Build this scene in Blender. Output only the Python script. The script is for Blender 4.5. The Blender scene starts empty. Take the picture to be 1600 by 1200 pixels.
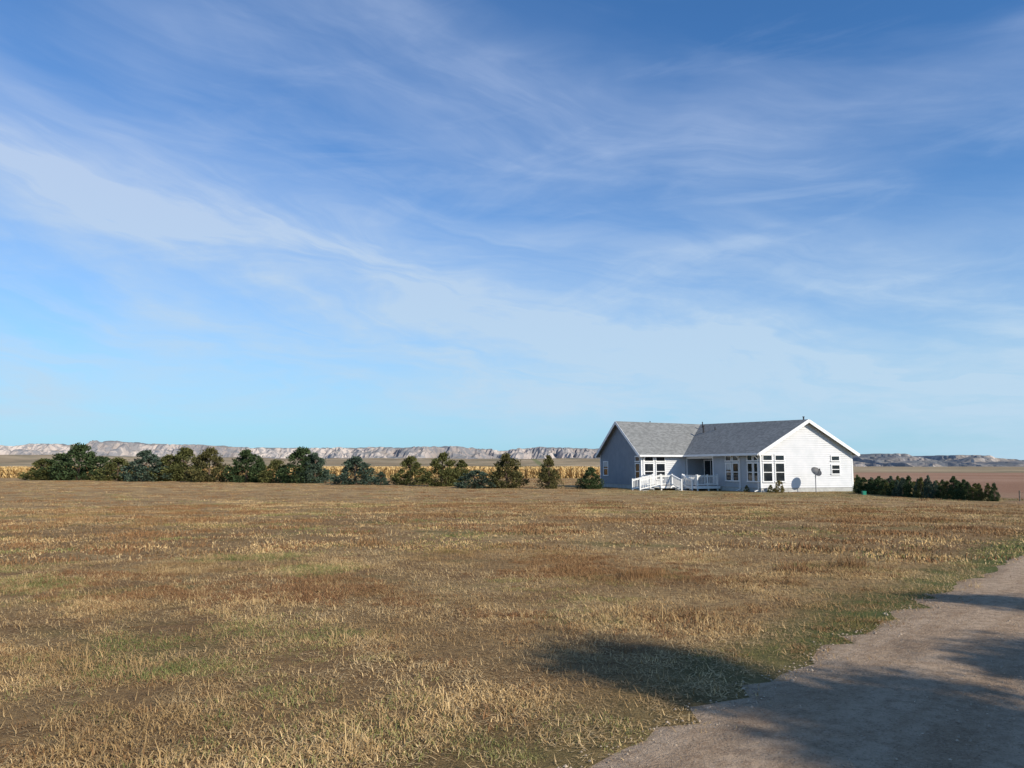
import bpy, math, random
import numpy as np
from mathutils import Vector, noise, Matrix
R = math.radians
random.seed(7); rng = np.random.default_rng(7)
scene = bpy.context.scene
col = scene.collection
scene.view_settings.view_transform='Standard'; scene.view_settings.look='None'
scene.view_settings.exposure=0; scene.view_settings.gamma=1

# ------------------------------------------------------------ helpers
def sm(a, b, x):
    t = min(1, max(0, (x-a)/(b-a))); return t*t*(3-2*t)
def fbm(x, y, z=0.0, o=4):
    s=0; a=.5; f=1
    for i in range(o):
        s += a*noise.noise(Vector((x*f, y*f, z+i*7.3))); a*=.5; f*=2.03
    return s
def new_mat(name, rough=.85, spec=.2):
    m = bpy.data.materials.new(name); m.use_nodes = True
    nt = m.node_tree; b = nt.nodes['Principled BSDF']
    b.inputs['Roughness'].default_value = rough
    b.inputs['Specular IOR Level'].default_value = spec
    return m, nt, b
class N:
    def __init__(s, nt): s.nt = nt
    def sock(s, node, i, v):
        if v is None: return
        if isinstance(v, bpy.types.NodeSocket): s.nt.links.new(v, node.inputs[i])
        else: node.inputs[i].default_value = v
    def m(s, op, a, b=None, c=None, clamp=False):
        n = s.nt.nodes.new('ShaderNodeMath'); n.operation = op; n.use_clamp = clamp
        s.sock(n,0,a); s.sock(n,1,b); s.sock(n,2,c); return n.outputs[0]
    def noise(s, vec, scale, detail=4, rough=.5, dist=0):
        n = s.nt.nodes.new('ShaderNodeTexNoise')
        s.sock(n,'Vector',vec); n.inputs['Scale'].default_value=scale
        n.inputs['Detail'].default_value=detail; n.inputs['Roughness'].default_value=rough
        n.inputs['Distortion'].default_value=dist; return n.outputs['Fac']
    def ss(s, v, a, b, lo=0., hi=1.):
        n = s.nt.nodes.new('ShaderNodeMapRange'); n.interpolation_type='SMOOTHSTEP'
        s.sock(n,0,v); n.inputs[1].default_value=a; n.inputs[2].default_value=b
        n.inputs[3].default_value=lo; n.inputs[4].default_value=hi; return n.outputs[0]
    def mix(s, f, a, b, blend='MIX'):
        n = s.nt.nodes.new('ShaderNodeMix'); n.data_type='RGBA'; n.blend_type=blend
        s.sock(n,0,f)
        for i,v in ((6,a),(7,b)):
            if isinstance(v, bpy.types.NodeSocket): s.nt.links.new(v,n.inputs[i])
            else: n.inputs[i].default_value=(v[0],v[1],v[2],1)
        return n.outputs[2]
    def pos(s):
        return s.nt.nodes.new('ShaderNodeNewGeometry').outputs['Position']
    def island(s):
        return s.nt.nodes.new('ShaderNodeNewGeometry').outputs['Random Per Island']
    def sep(s, v):
        n = s.nt.nodes.new('ShaderNodeSeparateXYZ'); s.nt.links.new(v,n.inputs[0]); return n.outputs
    def comb(s, x, y, z):
        n = s.nt.nodes.new('ShaderNodeCombineXYZ'); s.sock(n,0,x); s.sock(n,1,y); s.sock(n,2,z); return n.outputs[0]
    def bump(s, h, strength, dist, bsdf):
        n = s.nt.nodes.new('ShaderNodeBump'); n.inputs['Strength'].default_value=strength
        n.inputs['Distance'].default_value=dist; s.nt.links.new(h,n.inputs['Height'])
        s.nt.links.new(n.outputs[0], bsdf.inputs['Normal'])
def simple(name, c, rough=.6, spec=.3, var=.12, scale=3):
    m, nt, b = new_mat(name, rough, spec); h=N(nt)
    f = h.noise(h.pos(), scale, 5)
    f = h.ss(f,.3,.7)
    nt.links.new(h.mix(f, [x*(1-var) for x in c], [min(1,x*(1+var*.5)) for x in c]), b.inputs['Base Color'])
    return m
class MB:
    def __init__(s): s.v=[]; s.f=[]; s.mi=[]
    def poly(s, pts, mi=0):
        k=len(s.v); s.v += [tuple(p) for p in pts]; s.f.append(tuple(range(k,k+len(pts)))); s.mi.append(mi)
    def box(s, lo, hi, mi=0):
        x0,y0,z0=lo; x1,y1,z1=hi
        s.obox(Vector(((x0+x1)/2,(y0+y1)/2,(z0+z1)/2)), Vector(((x1-x0)/2,0,0)), Vector((0,(y1-y0)/2,0)), Vector((0,0,(z1-z0)/2)), mi)
    def obox(s, c, ax, ay, az, mi=0):
        k=len(s.v); c=Vector(c)
        for sx in (-1,1):
            for sy in (-1,1):
                for sz in (-1,1):
                    s.v.append(tuple(c+ax*sx+ay*sy+az*sz))
        for f in ((0,1,3,2),(4,6,7,5),(0,4,5,1),(2,3,7,6),(0,2,6,4),(1,5,7,3)):
            s.f.append(tuple(k+i for i in f)); s.mi.append(mi)
    def beam(s, p0, p1, w, h, mi=0):
        p0=Vector(p0); p1=Vector(p1); d=p1-p0; L=d.length; d.normalize()
        up=Vector((0,0,1)) if abs(d.z)<.95 else Vector((1,0,0))
        sd=d.cross(up).normalized(); u2=sd.cross(d).normalized()
        s.obox((p0+p1)/2, d*L/2, sd*w/2, u2*h/2, mi)
    def tube(s, p0, p1, r0, r1, n=10, mi=0, cap=True):
        p0=Vector(p0); p1=Vector(p1); d=(p1-p0).normalized()
        up=Vector((0,0,1)) if abs(d.z)<.95 else Vector((1,0,0))
        sd=d.cross(up).normalized(); u2=sd.cross(d).normalized(); k=len(s.v)
        for p,r in ((p0,r0),(p1,r1)):
            for i in range(n):
                a=2*math.pi*i/n; s.v.append(tuple(p+sd*math.cos(a)*r+u2*math.sin(a)*r))
        for i in range(n):
            j=(i+1)%n; s.f.append((k+i,k+j,k+n+j,k+n+i)); s.mi.append(mi)
        if cap:
            s.f.append(tuple(k+i for i in range(n))[::-1]); s.mi.append(mi)
            s.f.append(tuple(k+n+i for i in range(n))); s.mi.append(mi)
    def mesh(s, name, mats):
        me=bpy.data.meshes.new(name); me.from_pydata(s.v,[],s.f)
        for m in mats: me.materials.append(m)
        me.polygons.foreach_set('material_index', s.mi); me.update(); return me
    def obj(s, name, mats, parent=None, link=True):
        o=bpy.data.objects.new(name, s.mesh(name,mats))
        if link: col.objects.link(o)
        if parent: o.parent=parent
        return o
def empty(name, loc=(0,0,0), rz=0):
    e=bpy.data.objects.new(name,None); e.location=loc; e.rotation_euler=(0,0,rz); e.empty_display_size=.5
    col.objects.link(e); return e

# ------------------------------------------------------------ camera
EYE=1.6
cam=bpy.data.cameras.new('camera'); co=bpy.data.objects.new('camera',cam); col.objects.link(co)
cam.lens=27.2; cam.sensor_width=36; cam.clip_start=.1; cam.clip_end=30000
co.location=(0,0,EYE); co.rotation_euler=(R(90+6.04),0,0); scene.camera=co

# ------------------------------------------------------------ light + sky
SE=30; SH=Vector((.72,-.694))
sd=Vector((SH.x*math.cos(R(SE)),SH.y*math.cos(R(SE)),math.sin(R(SE))))
sl=bpy.data.lights.new('sun','SUN'); sl.energy=5.0; sl.angle=R(.53); sl.color=(1,.91,.77)
so=bpy.data.objects.new('sun',sl); col.objects.link(so); so.rotation_euler=sd.to_track_quat('Z','Y').to_euler()
so.location=(30,-20,40)
w=bpy.data.worlds.new('World'); scene.world=w; w.use_nodes=True
nt=w.node_tree; h=N(nt); bg=nt.nodes['Background']
sky=nt.nodes.new('ShaderNodeTexSky'); sky.sky_type='NISHITA'; sky.sun_disc=False
sky.sun_elevation=R(SE); sky.sun_rotation=math.atan2(SH.x,SH.y)
sky.air_density=1.0; sky.dust_density=.3; sky.ozone_density=2.0
tc=nt.nodes.new('ShaderNodeTexCoord'); X,Y,Z=h.sep(tc.outputs['Generated'])
az=h.m('MULTIPLY',h.m('ARCTAN2',X,Y),57.2958)
el=h.m('MULTIPLY',h.m('ARCSINE',Z),57.2958)
zz=h.m('ADD',h.m('MAXIMUM',Z,0.0),.16)
u=h.m('DIVIDE',X,zz); v=h.m('DIVIDE',Y,zz)
warp=h.noise(h.comb(u,v,0),.9,4,.55)
wv=h.m('MULTIPLY',h.m('SUBTRACT',warp,.5),13.)
sa=h.m('SUBTRACT',az,h.m('MULTIPLY',el,.2)); sc_=h.m('ADD',h.m('ADD',el,h.m('MULTIPLY',az,.21)),h.m('MULTIPLY',wv,.6))
n1=h.noise(h.comb(h.m('MULTIPLY',sa,.022),h.m('MULTIPLY',sc_,.075),3.1),1.0,6,.55,.6)
n2=h.noise(h.comb(h.m('MULTIPLY',sa,.05),h.m('MULTIPLY',sc_,.30),9.4),1.0,8,.60,.8)
n3=h.noise(h.comb(u,v,5.),2.4,6,.62,.3)
n4=h.noise(h.comb(h.m('MULTIPLY',az,.045),h.m('MULTIPLY',h.m('SUBTRACT',el,h.m('MULTIPLY',az,.12)),.22),17.),1.,7,.6,.7)
def gauss(expr, wd):
    q=h.m('DIVIDE',expr,wd); return h.m('POWER',2.71828,h.m('MULTIPLY',h.m('MULTIPLY',q,q),-1.))
def band(c0,slope,wd,azc=None,azw=None):
    e=h.m('SUBTRACT',h.m('ADD',el,wv),h.m('ADD',c0,h.m('MULTIPLY',az,slope)))
    g=gauss(e,wd)
    if azc is not None: g=h.m('MULTIPLY',g,gauss(h.m('SUBTRACT',az,azc),azw))
    return g
b1=band(11.2,-.22,5.0)
b1b=band(11.2,-.20,2.0,-27,10)
b2=band(27.,-.27,3.6,2,16)
b3=band(20.,.05,3.5,20,14)
b4=band(26.,-.10,3.5,-24,12)
veil=h.m('MULTIPLY',h.ss(el,21,9),h.ss(el,1.0,5.0))
m=h.m('MULTIPLY',b1,.38)
m=h.m('ADD',m,h.m('MULTIPLY',b1b,.42))
m=h.m('ADD',m,h.m('MULTIPLY',b2,.38))
m=h.m('ADD',m,h.m('MULTIPLY',b3,.20))
m=h.m('ADD',m,h.m('MULTIPLY',b4,.24))
m=h.m('ADD',m,h.m('MULTIPLY',veil,.52))
m=h.m('ADD',m,h.ss(n1,.42,.70,0,.30))
m=h.m('MULTIPLY',m,h.ss(n2,.30,.70,.62,1.26))
m=h.m('MULTIPLY',m,h.ss(n3,.28,.72,.84,1.14))
m=h.m('ADD',m,h.m('MULTIPLY',h.ss(n4,.52,.72),h.ss(el,33,20,.06,.18)))
m=h.m('MINIMUM',m,.92)
base=h.mix(1.0,sky.outputs[0],(.58,1.08,1.55),'MULTIPLY')
hz=h.ss(el,12,-.5)
base=h.mix(h.m('MULTIPLY',hz,.75),base,(3.7,6.3,8.1))
cl=h.mix(h.ss(el,2,28),(5.2,7.0,8.6),(5.0,6.1,8.4))
nt.links.new(h.mix(m,base,cl),bg.inputs['Color']); bg.inputs['Strength'].default_value=.1

# ------------------------------------------------------------ terrain
def road_d(x,y):
    return ((x-.23)*.748-(y-4.25)*.663)
def tz(x,y):
    r=math.hypot(x,y)
    z=-.5*sm(12,60,r)
    if r<140:
        z+=.10*fbm(x*.09,y*.09)*sm(4,20,abs(road_d(x,y)))
    z+= -1.5*sm(150,500,r)
    if r>300:
        t=x/max(y,1) if y>0 else 0
        lf=1-sm(.2,.42,t) if y>0 else .3
        z+=lf*sm(350,1700,r)*(17+26*fbm(x*.0016,y*.0016,2)+8*fbm(x*.008,y*.008,12))
        z+= (1-lf)*sm(300,3000,r)*(1.+3*fbm(x*.002,y*.002,5))
    return z
radii=[0]+list(np.geomspace(1.2,9000,190)); NA=420
V=[(0,0,0)]; F=[]
for r in radii[1:]:
    for i in range(NA):
        a=2*math.pi*i/NA; x=r*math.sin(a); y=r*math.cos(a); V.append((x,y,tz(x,y)))
for i in range(NA): F.append((0,1+(i+1)%NA,1+i))
for k in range(len(radii)-2):
    o=1+k*NA
    for i in range(NA):
        j=(i+1)%NA; F.append((o+i,o+j,o+NA+j,o+NA+i))
me=bpy.data.meshes.new('ground'); me.from_pydata(V,[],F); me.update()
me.polygons.foreach_set('use_smooth',[True]*len(F))
ground=bpy.data.objects.new('ground',me); col.objects.link(ground)
m_,nt,b=new_mat('dry_field',.95,.05); h=N(nt); P=h.pos(); X,Y,Z=h.sep(P)
big=h.noise(P,.09,5,.55); mid=h.noise(P,.8,5,.6); fine=h.noise(P,9,6,.65); vf=h.noise(P,60,4,.7)
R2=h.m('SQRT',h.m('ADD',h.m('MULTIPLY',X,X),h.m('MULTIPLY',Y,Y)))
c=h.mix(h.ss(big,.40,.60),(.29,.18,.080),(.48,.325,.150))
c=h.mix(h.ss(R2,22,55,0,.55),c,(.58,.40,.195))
c=h.mix(h.ss(mid,.45,.62,0,.8),c,(.225,.125,.055))
c=h.mix(h.ss(fine,.35,.7,0,.8),c,(.14,.08,.04))
c=h.mix(h.ss(vf,.45,.75,0,.6),c,(.56,.41,.23))
grn=h.m('MULTIPLY',h.ss(h.noise(P,.35,4,.6),.54,.66),h.ss(R2,60,20,.15,.55))
c=h.mix(grn,c,(.14,.14,.05))
pl=h.noise(P,.004,6,.6); pc=h.mix(h.ss(pl,.4,.6),(.27,.20,.12),(.42,.32,.20))
pc=h.mix(h.ss(h.noise(P,.03,5,.65),.48,.6,0,.7),pc,(.15,.14,.09))
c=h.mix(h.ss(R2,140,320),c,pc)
e=h.m('SUBTRACT',X,h.m('ADD',h.m('MULTIPLY',h.m('SUBTRACT',Y,60),.35),33.))
e=h.m('ADD',e,h.m('MULTIPLY',h.m('SUBTRACT',mid,.5),3))
rm=h.m('MULTIPLY',h.ss(e,0,2),h.ss(Y,420,380)); rm=h.m('MULTIPLY',rm,h.ss(Y,20,30))
rc=h.mix(h.ss(h.noise(P,.02,5,.6),.4,.6),(.31,.175,.11),(.38,.23,.15))
rc=h.mix(h.ss(fine,.4,.7,0,.4),rc,(.22,.13,.09))
c=h.mix(rm,c,rc)
l1=h.m('SQRT',h.m('ADD',h.m('POWER',h.m('SUBTRACT',X,22.),2.),h.m('POWER',h.m('SUBTRACT',Y,66.),2.)))
lm=h.m('MULTIPLY',h.ss(h.m('ADD',l1,h.m('MULTIPLY',mid,8)),24,14),.35)
lm2=h.m('MULTIPLY',h.m('MULTIPLY',h.ss(X,24,28),h.ss(X,34,31)),h.ss(Y,44,50,0,.7))
c=h.mix(h.m('MAXIMUM',lm,lm2),c,(.15,.17,.06))
rd_=h.m('ADD',h.m('SUBTRACT',h.m('MULTIPLY',h.m('SUBTRACT',X,.23),.748),h.m('MULTIPLY',h.m('SUBTRACT',Y,4.25),.663)),h.m('MULTIPLY',h.m('SUBTRACT',mid,.5),1.2))
vg=h.m('MULTIPLY',h.ss(rd_,-1.1,-.1,0,.9),h.ss(Y,5,8,.3,1.))
c=h.mix(vg,c,(.11,.135,.045))
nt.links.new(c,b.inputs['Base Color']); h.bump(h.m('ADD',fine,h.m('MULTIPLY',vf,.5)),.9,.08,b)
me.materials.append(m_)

# ------------------------------------------------------------ dirt road
ex=Vector((.663,.748)); nx=Vector((.748,-.663))
NS=620
cross=[0,.12,.3,.6,1.0,1.3,1.6,1.9,2.4,3.0,3.4,3.8,4.2,4.7,5.2,5.5]
Vv=[];Ff=[]
def edge(s): return .34*fbm(s*1.1,0,1)+.38*fbm(s*4.5,3,1,4)
for i in range(NS+1):
    s=-30+i*(150/NS)
    e0=edge(s); e1=.3*fbm(s*1.1,9,4)
    for k,cw in enumerate(cross):
        ww=e0*(1-cw/5.5)+cw+e1*(cw/5.5)
        p=Vector((.23,4.25))+ex*s+nx*ww
        crown=.035*math.sin(math.pi*cw/5.5)-.035*math.exp(-((cw-1.6)/.28)**2)-.035*math.exp(-((cw-3.6)/.28)**2)+.016*fbm(p.x*1.5,p.y*1.5,7)
        hh=.004 if k>1 and k<len(cross)-1 else (-.004 if k==1 else -.03)
        Vv.append((p.x,p.y,tz(p.x,p.y)+hh+max(0,crown)+.010))
nC=len(cross)
for i in range(NS):
    for k in range(nC-1):
        a=i*nC+k; Ff.append((a,a+1,a+nC+1,a+nC))
me=bpy.data.meshes.new('dirt_road'); me.from_pydata(Vv,[],Ff); me.update()
me.polygons.foreach_set('use_smooth',[True]*len(Ff))
road=bpy.data.objects.new('dirt_road',me); col.objects.link(road)
m_,nt,b=new_mat('dirt',.95,.03); h=N(nt); P=h.pos(); X,Y,Z=h.sep(P)
g1=h.noise(P,1.2,5,.6); g2=h.noise(P,9,6,.68); g3=h.noise(P,55,4,.75)
al=h.m('ADD',h.m('MULTIPLY',X,.663),h.m('MULTIPLY',Y,.748)); ac=h.m('SUBTRACT',h.m('MULTIPLY',X,.748),h.m('MULTIPLY',Y,.663))
g4=h.noise(h.comb(h.m('MULTIPLY',al,.22),h.m('MULTIPLY',ac,3.),0),1.,5,.6)
c=h.mix(h.ss(g1,.35,.65),(.47,.33,.215),(.57,.415,.28))
c=h.mix(h.ss(g4,.42,.60,0,.65),c,(.68,.51,.355))
c=h.mix(h.ss(g2,.40,.66,0,.6),c,(.33,.22,.14))
c=h.mix(h.ss(g3,.54,.66,0,.6),c,(.70,.56,.42)); c=h.mix(h.ss(g3,.46,.32,0,.75),c,(.17,.115,.08))
nt.links.new(c,b.inputs['Base Color']); h.bump(h.m('ADD',g2,h.m('MULTIPLY',g3,.8)),1.0,.05,b)
me.materials.append(m_)
mb=MB()
for i in range(3600):
    s=random.uniform(-4,22)if random.random()<.5 else random.uniform(-2,8); t=random.uniform(.0,5.2)
    if random.random()<.3: t=abs(random.gauss(0,.3))
    p=Vector((.23,4.25))+ex*s+nx*(t+edge(s)*(1-t/5.5))
    r=random.uniform(.004,.012)*(1.8 if random.random()<.06 else 1); z=tz(p.x,p.y)+.03*math.sin(math.pi*t/5.5)+.011
    k=len(mb.v); q=[(1,0,0),(.3,.9,0),(-.8,.5,0),(-.7,-.6,0),(.4,-.9,0),(0,0,.8)]; a=random.random()*6
    for (x,y,zc) in q:
        mb.v.append((p.x+r*(x*math.cos(a)-y*math.sin(a))*random.uniform(.8,1.2),p.y+r*(x*math.sin(a)+y*math.cos(a)),z+zc*r))
    for j in range(5): mb.f.append((k+j,k+(j+1)%5,k+5)); mb.mi.append(0)
mb.obj('gravel',[simple('pebble',(.42,.33,.24),.9,.1,.4,40)])

# ------------------------------------------------------------ scatter via geometry nodes
def scatter(name, pts, scl, kinds, coll):
    me=bpy.data.meshes.new(name); me.from_pydata([tuple(p) for p in pts],[],[])
    n=len(pts)
    a=me.attributes.new('scl','FLOAT','POINT'); a.data.foreach_set('value',np.asarray(scl,dtype=np.float32))
    a=me.attributes.new('rz','FLOAT','POINT'); a.data.foreach_set('value',rng.uniform(0,6.283,n).astype(np.float32))
    a=me.attributes.new('kind','INT','POINT'); a.data.foreach_set('value',np.asarray(kinds,dtype=np.int32))
    o=bpy.data.objects.new(name,me); col.objects.link(o)
    ng=bpy.data.node_groups.new(name,'GeometryNodeTree')
    ng.interface.new_socket('Geometry',in_out='INPUT',socket_type='NodeSocketGeometry')
    ng.interface.new_socket('Geometry',in_out='OUTPUT',socket_type='NodeSocketGeometry')
    gi=ng.nodes.new('NodeGroupInput'); go=ng.nodes.new('NodeGroupOutput')
    ip=ng.nodes.new('GeometryNodeInstanceOnPoints'); ci=ng.nodes.new('GeometryNodeCollectionInfo')
    ci.inputs['Collection'].default_value=coll; ci.inputs['Separate Children'].default_value=True; ci.inputs['Reset Children'].default_value=True
    def at(nm,t):
        x=ng.nodes.new('GeometryNodeInputNamedAttribute'); x.data_type=t; x.inputs['Name'].default_value=nm
        return x.outputs['Attribute']
    cx=ng.nodes.new('ShaderNodeCombineXYZ'); L=ng.links.new
    L(at('rz','FLOAT'),cx.inputs[2]); L(gi.outputs[0],ip.inputs['Points']); L(ci.outputs[0],ip.inputs['Instance'])
    ip.inputs['Pick Instance'].default_value=True
    L(at('kind','INT'),ip.inputs['Instance Index']); L(cx.outputs[0],ip.inputs['Rotation']); L(at('scl','FLOAT'),ip.inputs['Scale'])
    L(ip.outputs[0],go.inputs[0])
    md=o.modifiers.new('scatter','NODES'); md.node_group=ng
    return o

def grass_mat(name, c0, c1, c2):
    m_,nt,b=new_mat(name,.75,.12); h=N(nt); P=h.pos()
    c=h.mix(h.island(),c0,c1)
    c=h.mix(h.ss(h.noise(P,.5,4,.6),.42,.62,0,.85),c,c2)
    c=h.mix(h.ss(h.noise(P,.12,3,.6),.48,.62,0,.55),c,(.30,.165,.07))
    nt.links.new(c,b.inputs['Base Color'])
    return m_
straw=grass_mat('straw',(.76,.55,.28),(.38,.245,.105),(.32,.21,.095))
rust=grass_mat('rust_grass',(.33,.175,.08),(.15,.08,.04),(.25,.15,.07))
green=grass_mat('green_grass',(.20,.21,.065),(.36,.30,.13),(.13,.155,.05))
def clump(name, n, rad, hmin, hmax, wd, mat, lean, seg=2, start=.4):
    mb=MB()
    for i in range(n):
        a=random.random()*6.283; r=rad*math.sqrt(random.random()); bx=r*math.cos(a); by=r*math.sin(a)
        L=random.uniform(hmin,hmax); th=random.random()*6.283; ln=abs(random.gauss(lean,.35)); ln=min(ln,1.5)
        dx,dy=math.cos(th),math.sin(th); f=random.random()*6.283; wx,wy=math.cos(f)*wd/2,math.sin(f)*wd/2
        if start>1: wx,wy=-dy*wd/2,dx*wd/2
        p=Vector((bx,by,-.005 if start<1 else random.uniform(0,.012))); ang=ln*start; k=len(mb.v)
        mb.v += [(p.x-wx,p.y-wy,p.z),(p.x+wx,p.y+wy,p.z)]
        for s in range(1,seg+1):
            p=p+Vector((dx*math.sin(ang),dy*math.sin(ang),math.cos(ang)))*(L/seg); ang+=ln*(.9 if start<1 else .1)
            tp=1-s/seg*.8
            if s<seg:
                mb.v += [(p.x-wx*tp,p.y-wy*tp,p.z),(p.x+wx*tp,p.y+wy*tp,p.z)]
                kk=k+2*(s-1); mb.f.append((kk,kk+1,kk+3,kk+2)); mb.mi.append(0)
            else:
                mb.v.append((p.x,p.y,p.z)); kk=k+2*(s-1); mb.f.append((kk,kk+1,kk+2)); mb.mi.append(0)
    return mb.obj(name,[mat],link=False)
def coll(name, objs):
    c=bpy.data.collections.new(name)
    for o in objs: c.objects.link(o)
    return c
near=coll('grass_near',[
 clump('a_tuft',44,.15,.02,.075,.005,straw,1.0,3), clump('b_tuft',36,.13,.03,.10,.005,straw,.9,3),
 clump('c_tuft',54,.18,.02,.06,.006,straw,1.25,2), clump('d_tuft',44,.14,.03,.10,.006,rust,.9,3),
 clump('e_tuft',50,.14,.02,.06,.006,green,.9,2), clump('f_tuft',20,.08,.07,.17,.005,straw,.6,3),
 clump('g_litter',50,.24,.03,.08,.006,straw,1.35,2,1.05), clump('h_weed',60,.16,.06,.20,.006,rust,.6,3)])
farc=coll('grass_far',[
 clump('a_far',44,.44,.02,.07,.018,straw,1.0,2), clump('b_far',36,.42,.03,.09,.018,straw,.8,2),
 clump('c_far',44,.50,.02,.06,.022,straw,1.2,2), clump('d_far',44,.38,.03,.11,.020,rust,.7,2),
 clump('e_far',40,.42,.02,.06,.020,green,.8,2), clump('f_far',34,.28,.06,.17,.015,rust,.6,2),
 clump('g_litter_far',40,.6,.04,.10,.022,straw,1.35,2,1.05), clump('h_weed_far',60,.35,.08,.24,.016,rust,.5,2)])
def inside_house(x,y):
    dx=x-16.2; dy=y-72.6; p=dx*-.951+dy*-.309; q=dx*.309+dy*-.951
    return (-9.2<p<.1 and -9.2<q<11.6) or (-9.2<q<.1 and -9.2<p<4.8) or (0<p<4.6 and 0<q<5.8)
def gen(r0,r1,dens,amax=44,litter=.15):
    A=R(amax); area=A*(r1*r1-r0*r0); n=int(area*dens); pts=[];sc=[];kd=[]
    for i in range(n):
        r=math.sqrt(random.uniform(r0*r0,r1*r1)); a=random.uniform(-A,A); x=r*math.sin(a); y=r*math.cos(a)
        sl_=(x-.23)*.663+(y-4.25)*.748
        d=road_d(x,y)-edge(sl_)
        if d>.06 and not (d>5.3): 
            if not (d<1.0 and random.random()<.3*(1-(d-.06)/.95)**2): continue
        if x>32+1.5*fbm(x*.2,y*.2): continue
        if inside_house(x,y): continue
        nz=fbm(x*.55,y*.55,3); n2=fbm(x*.12,y*.12,8); n4=fbm(x*1.7,y*1.7,14,2)
        if random.random()<litter:
            pts.append((x,y,tz(x,y))); sc.append(random.uniform(.7,1.2)); kd.append(6); continue
        if random.random()> .40+2.3*nz+ 1.1*n2+1.7*n4: continue
        s=(.75+1.1*max(0,nz+.12))*random.uniform(.65,1.25)
        q=random.random()
        gmask=fbm(x*.35,y*.35,21); rm=fbm(x*.16,y*.3,33); wm=fbm(x*.8,y*1.1,44,2)
        if wm>.34 and q<.35: k=7
        elif gmask>.09 and q<.6: k=4
        elif rm>.04 and q<.8: k=3
        elif q<.14: k=3
        elif q<.18: k=4
        elif q>.97: k=5
        else: k=random.choice((0,1,2))
        if -.7<d<.3: 
            if random.random()<.8: k=4
            if d>0: s*=.7
        elif -2.4<d<-.7 and r<20:
            s*=1.35
            if k in (3,4) and random.random()<.6: k=1
        pts.append((x,y,tz(x,y)-.003)); sc.append(s); kd.append(k)
    return pts,sc,kd
p,s,k=gen(2.2,15,165); scatter('dry_grass',p,s,k,near)
p,s,k=gen(15,42,18); scatter('dry_grass',p,s,k,farc)
p,s,k=gen(42,125,2.6,42,.2); scatter('dry_grass',p,[x*1.15 for x in s],k,farc)

# ------------------------------------------------------------ junipers
m_,nt,b=new_mat('juniper_foliage',.8,.12); h=N(nt); oi=nt.nodes.new('ShaderNodeObjectInfo')
isl=h.island(); c=h.mix(isl,(.45,.5,.45),(1.5,1.45,1.25)); c=h.mix(1.0,oi.outputs['Color'],c,'MULTIPLY')
nt.links.new(c,b.inputs['Base Color']); jun=m_
bark=simple('bark',(.16,.11,.08),.9,.1,.4,12)
def juniper(seed, n=5200, rad=.42, tip=1.0, leaf=.045):
    rd=random.Random(seed); mb=MB()
    mb.tube((0,0,-.02),(rd.uniform(-.02,.02),0,.6),.028,.012,7,1); mb.tube((0,0,.55),(.01,.01,.93),.012,.004,6,1)
    def prof(t): return rad*(min(1,(t+.05)/.22))**.6*(1-t**tip)**.75 if t<1 else 0
    lobes=[]
    for i in range(80):
        t=rd.random()**1.35*.95+.02; a=rd.random()*6.283; rr=prof(t)*rd.uniform(.55,1.02); lr=rd.uniform(.05,.12)*(1.15-.6*t)
        lobes.append((rr*math.cos(a),rr*math.sin(a),t,lr))
        if i%3==0: mb.tube((0,0,max(.03,t-.15)),(rr*math.cos(a)*.9,rr*math.sin(a)*.9,t),.009,.003,5,1)
    for i in range(6): lobes.append((rd.uniform(-.04,.04),rd.uniform(-.04,.04),.82+i*.028,.05-.005*i))
    for i in range(n):
        lx,ly,lz,lr=rd.choice(lobes)
        d=Vector((rd.gauss(0,1),rd.gauss(0,1),rd.gauss(0,1))).normalized(); rr=lr*rd.uniform(.5,1.08)
        if rd.random()<.05: rr*=1.35
        c=Vector((lx,ly,lz))+Vector((d.x,d.y,d.z*1.25))*rr
        if c.z<.0: c.z=rd.uniform(0,.08)
        up=(Vector((c.x,c.y,0))*1.3+Vector((0,0,.9))+Vector((rd.gauss(0,.4),rd.gauss(0,.4),rd.gauss(0,.4)))).normalized()
        sdv=up.cross(Vector((rd.gauss(0,1),rd.gauss(0,1),rd.gauss(0,1)))).normalized()
        L=leaf*rd.uniform(.6,1.2); W=L*.42
        mb.poly([c-sdv*W*.5,c+sdv*W*.5,c+up*L*.6+sdv*W*.5,c+up*L,c+up*L*.6-sdv*W*.5])
    return mb.mesh('juniper_%d'%seed,[jun,bark])
JM=[juniper(1,5200,.34,1.1),juniper(2,6600,.42,1.35),juniper(3,7000,.5,1.8),juniper(4,5200,.28,1.0),juniper(5,6600,.46,1.15),juniper(6,7000,.52,2.0)]
def place(name,mesh,x,y,hgt,wid,colr):
    o=bpy.data.objects.new(name,mesh); col.objects.link(o); o.location=(x,y,tz(x,y)-.03)
    o.rotation_euler=(0,0,random.random()*6.28); o.scale=(wid,wid,hgt); o.color=(*colr,1); return o
DG=(.052,.078,.036); OL=(.105,.108,.042); BL=(.068,.098,.078); GO=(.20,.165,.07); BR=(.10,.092,.040)
RAD=[.34,.42,.5,.28,.46,.52]
trees=[(72,60,719,750,4,OL),(98,62,712,750,1,DG),(127,80,698,750,4,DG),(160,62,716,750,2,DG),(188,64,718,751,4,OL),(232,68,707,752,1,BL),
(266,62,714,752,4,OL),(292,66,704,752,1,OL),(330,68,704,753,4,BR),(388,64,707,754,1,DG),(408,36,720,754,1,DG),(434,56,721,754,4,OL),(474,78,704,755,4,DG),(494,48,711,755,1,BL),
(557,76,717,757,4,BL),(597,24,738,758,0,BL),(643,60,717,758,4,OL),(692,60,712,760,1,OL),(722,40,722,760,0,OL),(742,68,736,762,2,BL),(792,58,712,762,1,BR),
(857,36,714,763,0,BR),(922,40,732,763,1,DG)]
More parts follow.
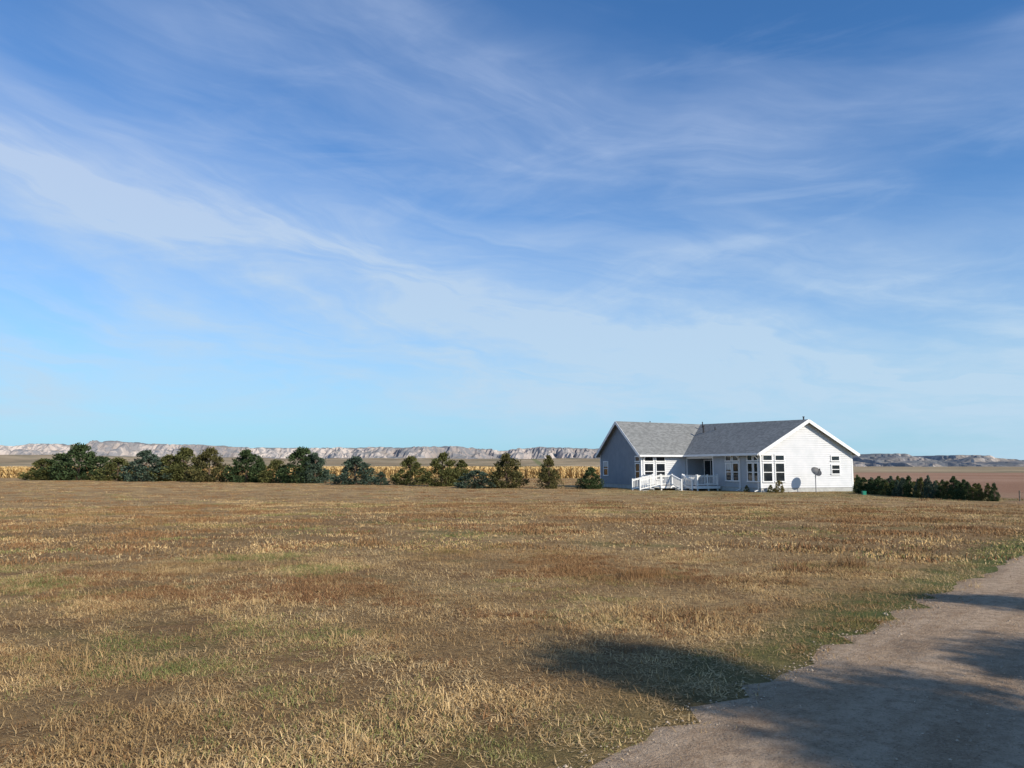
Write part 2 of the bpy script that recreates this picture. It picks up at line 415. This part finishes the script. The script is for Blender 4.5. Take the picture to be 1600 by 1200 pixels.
for (px,wd,ty,by,k,cc) in trees:
    Yd=2.1*1209/(by-728)*random.uniform(.99,1.03); x=(px-800)/1209*Yd; sc=Yd/1209
    hgt=(by-ty)*sc*1.05; wid=wd*1.12*sc/2/ (RAD[k]*1.0)
    place('juniper_tree',JM[k],x,Yd,hgt*1.0,wid,cc)
n=24
for i in range(n):
    t=i/(n-1); px=1338+t*205+random.uniform(-4,4); by=770.5+t*12.5; Yd=2.1*1209/(by-728); x=(px-800)/1209*Yd; sc=Yd/1209
    hp=random.uniform(20,38)*(1-.2*abs(t-.55)); k=random.choice([0,1,3,4])
    place('juniper_tree',JM[k],x,Yd,hp*sc*1.0,random.uniform(16,28)*sc/2/RAD[k],random.choice([DG,DG,BL,OL]))
for i in range(14):
    t=i/13; px=1325+t*190+random.uniform(-4,4); by=763+t*10; Yd=2.1*1209/(by-728); x=(px-800)/1209*Yd; sc=Yd/1209
    k=random.choice([0,1,4]); place('juniper_tree',JM[k],x,Yd,random.uniform(16,24)*sc,random.uniform(16,24)*sc/2/RAD[k],random.choice([DG,BL,OL]))

def big_tree(seed,H,RAD_):
    rd=random.Random(seed); mb=MB()
    mb.tube((0,0,-.1),(0,0,H*.5),.22,.13,12,1); mb.tube((0,0,H*.48),(.1,.1,H*.93),.13,.03,10,1)
    lobes=[]
    for i in range(56):
        t=rd.uniform(.12,.97); a=rd.random()*6.283; pr=RAD_*min(1,(t-.05)/.2)*(1-t**2.2)**.7*rd.uniform(.4,1.1)
        p=Vector((pr*math.cos(a),pr*math.sin(a),t*H)); lobes.append((p,rd.uniform(.28,.62)))
        mb.tube((0,0,max(.8,t*H-pr*.6)),p,.05,.012,6,1)
    for i in range(26000):
        c,r=rd.choice(lobes); d=Vector((rd.gauss(0,1),rd.gauss(0,1),rd.gauss(0,.7))).normalized()*r*rd.uniform(.1,1.15)
        c=c+d; u=Vector((rd.gauss(0,1),rd.gauss(0,1),rd.gauss(0,1))).normalized(); s_=u.cross(Vector((rd.gauss(0,1),rd.gauss(0,1),rd.gauss(0,1)))).normalized(); L=rd.uniform(.06,.14)
        mb.poly([c-s_*L*.35,c+u*L*.5-s_*L*.1,c+u*L,c+s_*L*.35])
    return mb.mesh('big_tree_%d'%seed,[jun,bark])
for (x,y,H,rr,sd_) in [(11.1,-3.1,8.6,1.9,11),(14.0,1.2,7.2,1.3,12),(10.2,-2.3,6.2,1.8,13),(17.0,1.9,7.2,1.2,14),(12.2,-1.2,6.6,1.8,15),(11.6,-4.4,8.0,2.0,16),(13.8,-2.2,7.6,2.0,17),(12.6,-.2,5.8,1.5,18),(9.4,-1.5,6.0,1.7,19),(10.8,-.3,5.6,1.6,20)]:
    o=bpy.data.objects.new('elm_tree',big_tree(sd_,H,rr)); col.objects.link(o); o.location=(x,y,tz(x,y)); o.color=(.10,.12,.05,1)

# ------------------------------------------------------------ corn field
m_,nt,b=new_mat('dry_corn',.8,.1); h=N(nt); c=h.mix(h.island(),(.76,.54,.24),(.52,.34,.14))
c=h.mix(h.ss(h.noise(h.pos(),.15,3,.6),.4,.65,0,.35),c,(.42,.28,.12)); nt.links.new(c,b.inputs['Base Color']); cornm=m_
def corn(name):
    mb=MB()
    for s_ in range(5):
        bx,by=random.uniform(-.6,.6),random.uniform(-.25,.25); H=random.uniform(1.6,2.05)
        mb.tube((bx,by,0),(bx+random.uniform(-.1,.1),by,H),.018,.008,4,0,False)
        for l in range(12):
            z=.15+l*.15; a=random.random()*6.28; L=random.uniform(.35,.6); d=Vector((math.cos(a),math.sin(a),0)); s2=Vector((-d.y,d.x,.6)).normalized()*.07
            p0=Vector((bx,by,z)); p1=p0+d*L*.5+Vector((0,0,.12)); p2=p0+d*L+Vector((0,0,-.25))
            mb.poly([p0-s2,p0+s2,p1+s2,p1-s2]); mb.poly([p1-s2,p1+s2,p2+s2*.2,p2-s2*.2])
    return mb.obj(name,[cornm],link=False)
cc=coll('corn',[corn('a_corn'),corn('b_corn'),corn('c_corn')])
pts=[]
for j in range(34):
    y=136+j*1.15 if j<14 else 152+ (j-14)*2.6
    xs=np.arange(-175,16,1.15 if j>5 else .8)
    for x in xs:
        if random.random()<.06: continue
        yy=y+ (x+60)*-.05
        pts.append((x+random.uniform(-.2,.2),yy,tz(x,yy)-.05))
scatter('corn_field',pts,[random.uniform(.86,1.08) for _ in pts],[random.randint(0,2) for _ in pts],cc)

# ------------------------------------------------------------ distant bluffs
sil=[(-900,700),(-400,694),(0,697),(60,694),(130,696),(210,692),(260,696),(330,697),(380,700),(470,699),(560,698),(640,702),(700,699),(780,703),(850,701),(935,702),(1050,704),(1200,709),(1315,716),(1338,710),(1372,710),(1395,718),(1412,729),(1432,729),(1444,721),(1454,712),(1492,712),(1502,716),(1530,718),(1560,721),(1600,725),(1700,721),(2200,718)]
sx=[a for a,_ in sil]; sy=[b_ for _,b_ in sil]
V=[];F=[]; xs=np.arange(-3500,3600,8.0); ys=np.linspace(2250,3250,66)
for y in ys:
    for x in xs:
        px=x/3000*1209+800; H=(728-np.interp(px,sx,sy))/1209*3000
        n1=fbm(x*.0035,.5,1,4); ero=abs(fbm(x*.010,y*.005,2,4))*2.0; n3=fbm(x*.025,y*.02,6,3)
        front=2600+520*n1+360*ero
        if px>1300: front=2500+150*n1+200*ero
        t=(y-front)/300
        pr=.40*sm(-1.2,.3,t)+.30*sm(.35,.60,t)+.30*sm(.7,1.0,t)
        hh=H*pr+ (12*n3*sm(-1.,.4,t) if px<1300 else 2*n3) - H*.16*ero*(1 if t<.9 else (.35 if px<1300 else .1))
        V.append((x,y,EYE-3+ (hh+3)*1.0 - 26*(1-sm(-1.5,-.2,t))))
nxn=len(xs)
for j in range(len(ys)-1):
    for i in range(nxn-1):
        a=j*nxn+i; F.append((a,a+1,a+nxn+1,a+nxn))
me=bpy.data.meshes.new('bluffs'); me.from_pydata(V,[],F); me.update()
bl=bpy.data.objects.new('bluffs',me); col.objects.link(bl)
m_,nt,b=new_mat('bluff_rock',.95,.02); h=N(nt); P=h.pos(); X,Y,Z=h.sep(P)
geo=nt.nodes.new('ShaderNodeNewGeometry'); nX,nY,nZ=h.sep(geo.outputs['Normal'])
slope=h.m('ADD',nZ,h.m('MULTIPLY',h.m('SUBTRACT',h.noise(P,.02,5,.6),.5),.5))
pat=h.ss(h.noise(h.comb(X,h.m('MULTIPLY',Y,.5),0.),.0022,4,.55),.42,.58)
rock=h.mix(pat,(.32,.25,.19),(.60,.49,.39))
veg=h.mix(h.ss(h.noise(P,.008,5,.65),.42,.6),(.16,.145,.11),(.34,.265,.18))
c=h.mix(h.ss(slope,.90,.70),veg,rock)
c=h.mix(h.ss(h.noise(P,.018,6,.78),.46,.54,0,.65),c,(.11,.115,.115))
c=h.mix(.24,c,(.28,.33,.42))  # bluish distance haze painted into the bluff base colour
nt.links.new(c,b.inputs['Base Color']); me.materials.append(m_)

# ------------------------------------------------------------ house
CX,CY=16.2,72.6; BZ=-.5
ang=math.atan2(-.309,-.951)
house=empty('ranch_house',(CX,CY,0),ang)
def sid(name,c0,c1):
    m_,nt,b=new_mat(name,.6,.2); h=N(nt)
    f=h.noise(h.pos(),1.5,5,.6); c=h.mix(h.ss(f,.3,.7),c0,c1)
    nt.links.new(c,b.inputs['Base Color']); return m_
siding=sid('siding_white',(.60,.61,.62),(.67,.67,.68)); siding_shade=sid('siding_painted_shade',(.20,.225,.26),(.24,.265,.30)); siding_midshade=sid('siding_painted_midshade',(.34,.36,.385),(.40,.42,.44))  # darker copies of one siding: shade painted into left-facing walls and porch recess
trim=simple('white_trim',(.80,.80,.79),.5,.3,.05,2)
conc=simple('concrete',(.45,.45,.43),.9,.1,.15,4)
glass,nt,b=new_mat('window_glass',.08,.5); h=N(nt)
nt.links.new(h.mix(h.ss(h.noise(h.pos(),1.4,3),.45,.7),(.012,.015,.02),(.03,.034,.036)),b.inputs['Base Color'])
curt=simple('curtain',(.55,.55,.53),.9,.1,.15,3)
m_,nt,b=new_mat('shingles',.92,.1); h=N(nt); tcn=nt.nodes.new('ShaderNodeTexCoord'); oX,oY,oZ=h.sep(tcn.outputs['Object'])
rowf=h.m('FRACT',h.m('MULTIPLY',oZ,9.)); rowi=h.m('FLOOR',h.m('MULTIPLY',oZ,9.))
tab=h.noise(h.comb(h.m('MULTIPLY',oX,3.),h.m('MULTIPLY',oY,3.),h.m('MULTIPLY',rowi,3.7)),1.,2,.5)
c=h.mix(h.ss(tab,.35,.65),(.165,.168,.160),(.265,.268,.255))
c=h.mix(h.ss(h.noise(tcn.outputs['Object'],.5,4,.6),.4,.7,0,.35),c,(.17,.17,.165))
c=h.mix(h.ss(rowf,.25,.0,0,.5),c,(.08,.08,.08))
c=h.mix(h.ss(h.noise(tcn.outputs['Object'],30,3,.7),.4,.7,0,.3),c,(.36,.36,.345))
nt.links.new(c,b.inputs['Base Color']); shingle=m_
W=8.9; Hf=W/2; LA=4.6; LB=11.4; OV=.42
ZE=2.60; ZW=2.72; ZB=5.36; ZJ=5.78; ZA=5.93
def lap(mb,o,d,nrm,lo,hi,z0,z1,step=.18,mi=0):
    o=Vector(o);d=Vector(d);nrm=Vector(nrm); z=z0
    def pt(s,off,zz): q=o+d*s+nrm*off; return (q.x,q.y,zz)
    while z<z1-1e-4:
        zt=min(z+step,z1); a0,b0=lo(z),hi(z); a1,b1=lo(zt),hi(zt)
        if b0-a0<.02: break
        if b1<a1: b1=a1=(a1+b1)/2
        mb.poly([pt(a0,.036,z),pt(b0,.036,z),pt(b1,.006,zt),pt(a1,.006,zt)],mi)
        mb.poly([pt(a0,.036,z),pt(a0,.004,z),pt(b0,.004,z),pt(b0,.036,z)],mi)
        z=zt
Z0=BZ+.35
mb=MB()
k_=lambda v:(lambda z:v)
RQ0,RQ1,RD,RZ=.35,4.6,1.6,2.35
lap(mb,(0,0),(1,0),(0,1),k_(0),k_(LA),Z0,ZW)
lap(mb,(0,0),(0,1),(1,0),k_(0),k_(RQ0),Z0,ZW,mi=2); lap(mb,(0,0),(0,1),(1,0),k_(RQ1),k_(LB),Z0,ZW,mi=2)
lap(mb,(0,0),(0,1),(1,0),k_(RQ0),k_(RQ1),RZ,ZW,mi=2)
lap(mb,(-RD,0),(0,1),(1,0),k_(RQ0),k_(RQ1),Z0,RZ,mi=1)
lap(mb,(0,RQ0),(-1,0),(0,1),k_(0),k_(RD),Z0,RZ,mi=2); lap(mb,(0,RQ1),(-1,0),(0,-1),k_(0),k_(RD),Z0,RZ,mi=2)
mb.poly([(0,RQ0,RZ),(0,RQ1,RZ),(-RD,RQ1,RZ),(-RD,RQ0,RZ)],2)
def gl(zr): 
    zt=zr-.16
    return (lambda z: 0 if z<ZW else Hf*(z-ZW)/(zt-ZW)), (lambda z: W if z<ZW else W-Hf*(z-ZW)/(zt-ZW)), zt
lo,hi,zt=gl(ZB); lap(mb,(0,LB),(-1,0),(0,1),lo,hi,Z0,zt)
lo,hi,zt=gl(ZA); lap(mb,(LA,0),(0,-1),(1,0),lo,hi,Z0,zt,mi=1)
lap(mb,(-W,LB),(0,-1),(-1,0),k_(0),k_(LB+W),Z0,ZW); lap(mb,(-W,-W),(1,0),(0,-1),k_(0),k_(LA+W),Z0,ZW)
mb.obj('siding_walls',[siding,siding_shade,siding_midshade],house)
mb=MB(); F0=BZ-.5
mb.box((-W+.01,-W+.01,F0),(-.01-RD,LB-.01,Z0+.01)); mb.box((-RD-.005,RQ1,F0),(-.01,LB-.012,Z0+.008)); mb.box((-RD-.005,-W+.012,F0),(LA-.01,-.01,Z0+.006)); mb.box((-RD-.004,-.02,F0),(-.012,RQ1+.01,Z0+.004))
mb.obj('foundation',[conc],house)
mb=MB()
for (x,y) in ((0,LB),(-W,LB),(LA,0),(LA,-W),(-W,-W)):
    mb.box((x-.06 if x<=-W+.1 else x-.08,y-.08 if y>-1 else y-.04,Z0-.02),(x+.04 if x>-1 else x+.08,y+.04 if y>-1 else y+.08,ZW+.02))
mb.box((-.02,RQ1-.0,Z0),(.045,RQ1+.12,ZW)); mb.box((-.02,RQ0-.12,Z0),(.045,RQ0,ZW)); mb.box((-.02,RQ0+.002,RZ-.1),(.05,RQ1-.002,RZ+.12))
mb.obj('corner_boards',[trim],house)
mb=MB()
J=(-Hf,-Hf,ZJ); Bp=(-Hf,LB+OV,ZB); Ap=(LA+OV,-Hf,ZA)
vi=(OV,OV,ZE); Be=(OV,LB+OV,ZE); Bo=(-W-OV,LB+OV,ZE); Ae=(LA+OV,OV,ZE); Ao=(LA+OV,-W-OV,ZE); hp=(-W-OV,-W-OV,ZE)
mb.v=[J,Bp,Ap,vi,Be,Bo,Ae,Ao,hp]
mb.f=[(0,3,4,1),(0,2,6,3),(0,1,5,8),(0,8,7,2)]; mb.mi=[0]*4
ro=mb.obj('roof',[shingle,trim],house)
bm_=ro.modifiers.new('sol','SOLIDIFY'); bm_.thickness=.13; bm_.offset=-1; bm_.material_offset=0; bm_.material_offset_rim=1
import bmesh
bm=bmesh.new(); bm.from_mesh(ro.data)
bmesh.ops.triangulate(bm,faces=bm.faces[:]); bmesh.ops.recalc_face_normals(bm,faces=bm.faces[:]); bm.normal_update()
if sum(f.normal.z for f in bm.faces)<0: bmesh.ops.reverse_faces(bm,faces=bm.faces[:])
bm.to_mesh(ro.data); bm.free()
mb=MB()
def v3(*a): return Vector(a)
for (pk,e1,e2,n_) in ((Bp,Be,Bo,v3(0,1,0)),(Ap,Ae,Ao,v3(1,0,0))):
    for e_ in (e1,e2):
        dn=v3(0,0,-.12); o_=n_*.012
        mb.beam(Vector(pk)+dn+o_,Vector(e_)+dn+o_,.03,.26)
def gut(a,b_,n_):
    a=Vector(a)+n_*.055+v3(0,0,-.10); b_=Vector(b_)+n_*.055+v3(0,0,-.10); mb.beam(a,b_,.11,.14)
gut((OV,OV+.12,ZE),(OV,LB+OV-.02,ZE),v3(1,0,0)); gut((OV+.02,OV,ZE),(LA+OV-.02,OV,ZE),v3(0,1,0))
gut((-W-OV,-W-OV,ZE),(-W-OV,LB+OV-.02,ZE),v3(-1,0,0)); gut((-W-OV,-W-OV,ZE),(LA+OV-.02,-W-OV,ZE),v3(0,-1,0))
def down(x,y):
    mb.beam((x+.40,y+.0,ZE-.17),(x+.07,y,ZE-.45),.07,.07); mb.beam((x+.07,y,ZE-.42),(x+.07,y,BZ+.18),.07,.07); mb.beam((x+.07,y,BZ+.2),(x+.45,y,BZ+.08),.07,.07)
down(0,LB-2.7); down(0,LB-.25)
mb.beam((LA-.2,.40,ZE-.17),(LA-.2,.07,ZE-.45),.07,.07); mb.beam((LA-.2,.07,ZE-.42),(LA-.2,.07,BZ+.1),.07,.07)
mb.obj('fascia_and_gutters',[trim],house)
mb=MB()
mb.box((.03,RQ0,ZE-.03),(OV-.01,LB,ZE-.015)); mb.box((.03,.03,ZE-.03),(LA+.3,OV-.01,ZE-.016))
mb.obj('soffit',[trim],house)
def window(name,o,d,n_,s0,s1,z0,z1,rail=True,curtain=False,mull=False):
    mb=MB(); o=Vector((*o,0)); d=Vector((*d,0)); n_=Vector((*n_,0)); fw=.075
    def bx(a0,a1,b0,b1,n0,n1,mi):
        c=o+d*(a0+a1)/2+n_*(n0+n1)/2+Vector((0,0,(b0+b1)/2)); mb.obox(c,d*(a1-a0)/2,n_*(n1-n0)/2,Vector((0,0,(b1-b0)/2)),mi)
    bx(s0,s0+fw,z0+fw,z1-fw,.0,.085,0); bx(s1-fw,s1,z0+fw,z1-fw,.0,.085,0); bx(s0-.02,s1+.02,z1-fw,z1+.02,.0,.095,0); bx(s0-.04,s1+.04,z0-.02,z0+fw,.0,.11,0)
    bx(s0+fw,s1-fw,z0+fw,z1-fw,.0,.042,1)
    if rail: zc=(z0+z1)/2; bx(s0+fw,s1-fw,zc-.03,zc+.03,.043,.07,0)
    if mull: sc_=(s0+s1)/2; bx(sc_-.03,sc_+.03,z0+fw,z1-fw,.043,.07,0)
    if curtain: bx(s0+fw+.02,s1-fw-.02,z0+(z1-z0)*.62,z1-fw-.01,.043,.046,2)
    return mb.obj(name,[trim,glass,curt],house)
A_in=((0,0),(1,0),(0,1)); B_in=((0,0),(0,1),(1,0)); B_g=((0,LB),(-1,0),(0,1)); A_g=((LA,0),(0,-1),(1,0))
zt0,zt1=1.98,2.50; zl0,zl1=.32,1.86
for nm,fr,lst in (('window_a',A_in,[(3.35,4.35),(2.15,3.15)]),('window_b',B_g,[(.15,1.1),(1.3,2.25)]),('window_c',B_in,[(9.7,10.45),(10.55,11.25)]),('window_d',A_g,[(.15,1.1),]),('window_e',B_in,[(6.6,7.5),(7.65,8.55)])):
    for i,(a,b_) in enumerate(lst):
        window(nm,*fr,a,b_,zl0,zl1,True,curtain=(nm=='window_e' and i==0)); 
        window(nm+'_transom',*fr,a,b_,zt0,zt1,False)
window('window_f',*A_g,7.0,8.1,.62,2.05,True,curtain=True)
window('window_g',*B_g,6.75,7.65,.90,1.72,True); window('window_g_transom',*B_g,6.75,7.65,1.98,2.45,False)
window('patio_door',(-RD,0),(0,1),(1,0),.7,2.9,Z0+.1,RZ-.2,False,mull=True)
dk=simple('dark_pipe',(.04,.04,.045),.6,.3)
mb=MB(); mb.box((-RD,3.3,Z0+.1),(-RD+.06,4.2,RZ-.25)); mb.box((-RD+.06,3.45,Z0+1.1),(-RD+.075,4.05,RZ-.4),1); mb.obj('back_door',[trim,glass],house)
mb=MB()
mb.tube((-3.0,-1.6,4.6),(-3.0,-1.6,5.42),.08,.08,12); mb.tube((-3.0,-1.6,5.42),(-3.0,-1.6,5.50),.12,.12,12)
mb.tube((-3.9,-3.2,5.2),(-3.9,-3.2,5.95),.05,.05,10)
mb.tube((-3.4,-.2,4.9),(-3.4,-.2,5.3),.05,.05,10)
mb.tube((-5.0,LB-.9,5.0),(-5.0,LB-.9,5.62),.06,.06,10); mb.tube((-5.0,LB-.9,5.62),(-5.0,LB-.9,5.68),.09,.09,10)
mb.tube((1.0,-4.9,5.4),(1.0,-4.9,6.02),.05,.05,10)
mb.obj('roof_vents',[dk],house)

# ------------------------------------------------------------ deck
deck=empty('wooden_deck',(CX,CY,0),ang)
white=simple('white_paint',(.80,.80,.78),.55,.3,.08,5); wood=simple('grey_wood',(.34,.31,.28),.8,.1,.3,6)
DZ=BZ+.42; mb=MB()
def planks(x0,x1,y0,y1,z):
    y=y0
    while y<y1-.02: mb.box((x0,y,z-.035),(x1,min(y+.135,y1),z)); y+=.142
planks(.06,4.5,.06,3.45,DZ); planks(.06,2.35,3.46,5.8,DZ)
mb.obj('deck_boards',[wood],deck)
mb=MB()
mb.box((.08,3.42,DZ-.26),(4.52,3.46,DZ-.04)); mb.box((4.48,.08,DZ-.26),(4.52,3.415,DZ-.04)); mb.box((.08,5.78,DZ-.26),(2.37,5.82,DZ-.04)); mb.box((2.335,3.47,DZ-.26),(2.375,5.775,DZ-.04))
for (x,y) in ((4.4,3.3),(2.3,3.3),(4.4,1.5),(2.25,5.7),(.3,5.7),(1.2,5.7),(2.25,4.5)): mb.box((x-.05,y-.05,BZ-.3),(x+.05,y+.05,DZ-.27))
mb.obj('deck_skirt',[white],deck)
mb=MB()
def rail(p0,p1,z0a,z0b,hgt=.92,posts=2,sp=.125,mi=0):
    p0=Vector(p0);p1=Vector(p1);L=(p1-p0).length
    def P(t,dz): q=p0.lerp(p1,t); return Vector((q.x,q.y,z0a+(z0b-z0a)*t+dz))
    mb.beam(P(0,hgt),P(1,hgt),.13,.045); mb.beam(P(0,hgt-.09),P(1,hgt-.09),.04,.08); mb.beam(P(0,.10),P(1,.10),.04,.08)
    nn=int(L/sp)
    for i in range(1,nn): q=P(i/nn,.14); mb.beam(q,q+Vector((0,0,hgt-.26)),.038,.038)
    for i in range(posts): q=P(i/(posts-1),-.02); mb.beam(q,q+Vector((0,0,hgt+.10)),.10,.10)
rail((.3,5.72),(2.28,5.72),DZ,DZ,.86,3)
rail((2.28,5.55),(2.28,3.5),DZ,DZ,.86,2)
rail((3.5,3.38),(4.42,3.38),DZ,DZ,.86,2)
rail((4.42,1.9),(4.42,.25),DZ,DZ,.86,2)
rail((2.42,3.5),(2.42,5.1),DZ,BZ,.9,2,.16); rail((3.45,3.5),(3.45,5.1),DZ,BZ,.9,2,.16)
rail((4.5,3.38),(6.5,3.38),DZ,BZ,.9,3,.16); rail((4.5,1.95),(6.5,1.95),DZ,BZ,.9,3,.16)
mb.obj('railings',[white],deck)
mb=MB()
for i in range(3):
    z=DZ-.14*(i+1); mb.box((2.5,3.48+i*.42,z-.04),(3.38,3.86+i*.42,z)); mb.box((2.5,3.49+i*.42,z-.15),(3.38,3.51+i*.42,z-.042))
    mb.box((4.55+i*.55,2.02,z-.04),(5.07+i*.55,3.3,z)); mb.box((4.56+i*.55,2.02,z-.15),(4.58+i*.55,3.3,z-.042))
mb.obj('steps',[white],deck)
tb=empty('patio_table',(CX,CY,0),ang); mb=MB()
mb.tube((3.3,2.0,DZ+.70),(3.3,2.0,DZ+.73),.5,.5,24); mb.tube((3.3,2.0,DZ),(3.3,2.0,DZ+.70),.04,.04,8); mb.tube((3.3,2.0,DZ),(3.3,2.0,DZ+.03),.25,.25,16)
mb.obj('table',[dk],tb)

def loc(p,q): return (CX-.951*p+.309*q, CY-.309*p-.951*q)
x,y=loc(-4.15,LB+1.3); dish=empty('satellite_dish',(x,y,tz(x,y)))
mb=MB(); mb.tube((0,0,-.2),(0,0,1.35),.035,.035,10); mb.tube((0,0,1.3),(-.05,-.12,1.5),.03,.03,8)
mb.obj('pole',[simple('grey_metal',(.25,.25,.26),.5,.4)],dish)
mb=MB(); D=Vector((.25,-.75,.5)).normalized(); U=D.cross(Vector((1,0,0))).normalized(); S=D.cross(U); c0=Vector((-.02,-.15,1.6)); rings=6; k0=0
mb.v.append(tuple(c0))
for r in range(1,rings+1):
    rr=.46*r/rings
    for i in range(24):
        a=i/24*6.28318; mb.v.append(tuple(c0+S*math.cos(a)*rr+U*math.sin(a)*rr*.9+D*(rr*rr*.45)))
for i in range(24): mb.f.append((0,1+i,1+(i+1)%24)); mb.mi.append(0)
for r in range(rings-1):
    for i in range(24):
        a=1+r*24+i; b_=1+r*24+(i+1)%24; mb.f.append((a,b_,b_+24,a+24)); mb.mi.append(0)
mb.obj('reflector',[simple('dish_grey',(.07,.073,.078),.5,.3)],dish)
mb=MB(); mb.tube(c0-U*.36+D*.05,c0+D*.5-U*.05,.014,.014,6); mb.tube(c0+D*.44-U*.05,c0+D*.56-U*.05,.045,.045,8); mb.tube(c0+S*.12-D*.02,Vector((0,0,1.35)),.02,.02,6)
mb.obj('feed_arm',[dk],dish)
x,y=loc(-.9,LB+1.0); place('yucca_shrub',JM[2],x,y,.95,1.0,GO); x,y=loc(-.3,LB+.8); place('yucca_shrub',JM[4],x,y,.6,.7,OL)
x,y=loc(.5,10.2); place('yucca_shrub',JM[4],x,y,.55,.6,OL)
gb=simple('utility_green',(.02,.26,.17),.5,.3)
x=(1345-800)/1209*57; mb=MB(); mb.box((-.12,-.12,-.1),(.12,.12,.20)); mb.box((-.135,-.135,.202),(.135,.135,.24)); mb.box((-.08,-.13,.05),(.08,-.122,.16))
o=mb.obj('utility_box',[gb]); o.location=(x,57,tz(x,57)+.03)
fw=simple('post_wood',(.22,.18,.14),.9,.1,.3,8)
fe=empty('wire_fence',(0,0,0)); mb=MB()
pr=None
for i in range(9):
    p=Vector((30.4+i*2.6,46.8-i*.6,0)); z=tz(p.x,p.y); mb.tube((p.x,p.y,z-.2),(p.x+.03,p.y,z+.62),.05,.045,8)
    if pr:
        for hh in (.25,.5): mb.tube((pr.x,pr.y,pr.z+hh),(p.x,p.y,z+hh),.006,.006,4)
    pr=Vector((p.x,p.y,z))
mb.obj('posts_and_wire',[fw],fe)
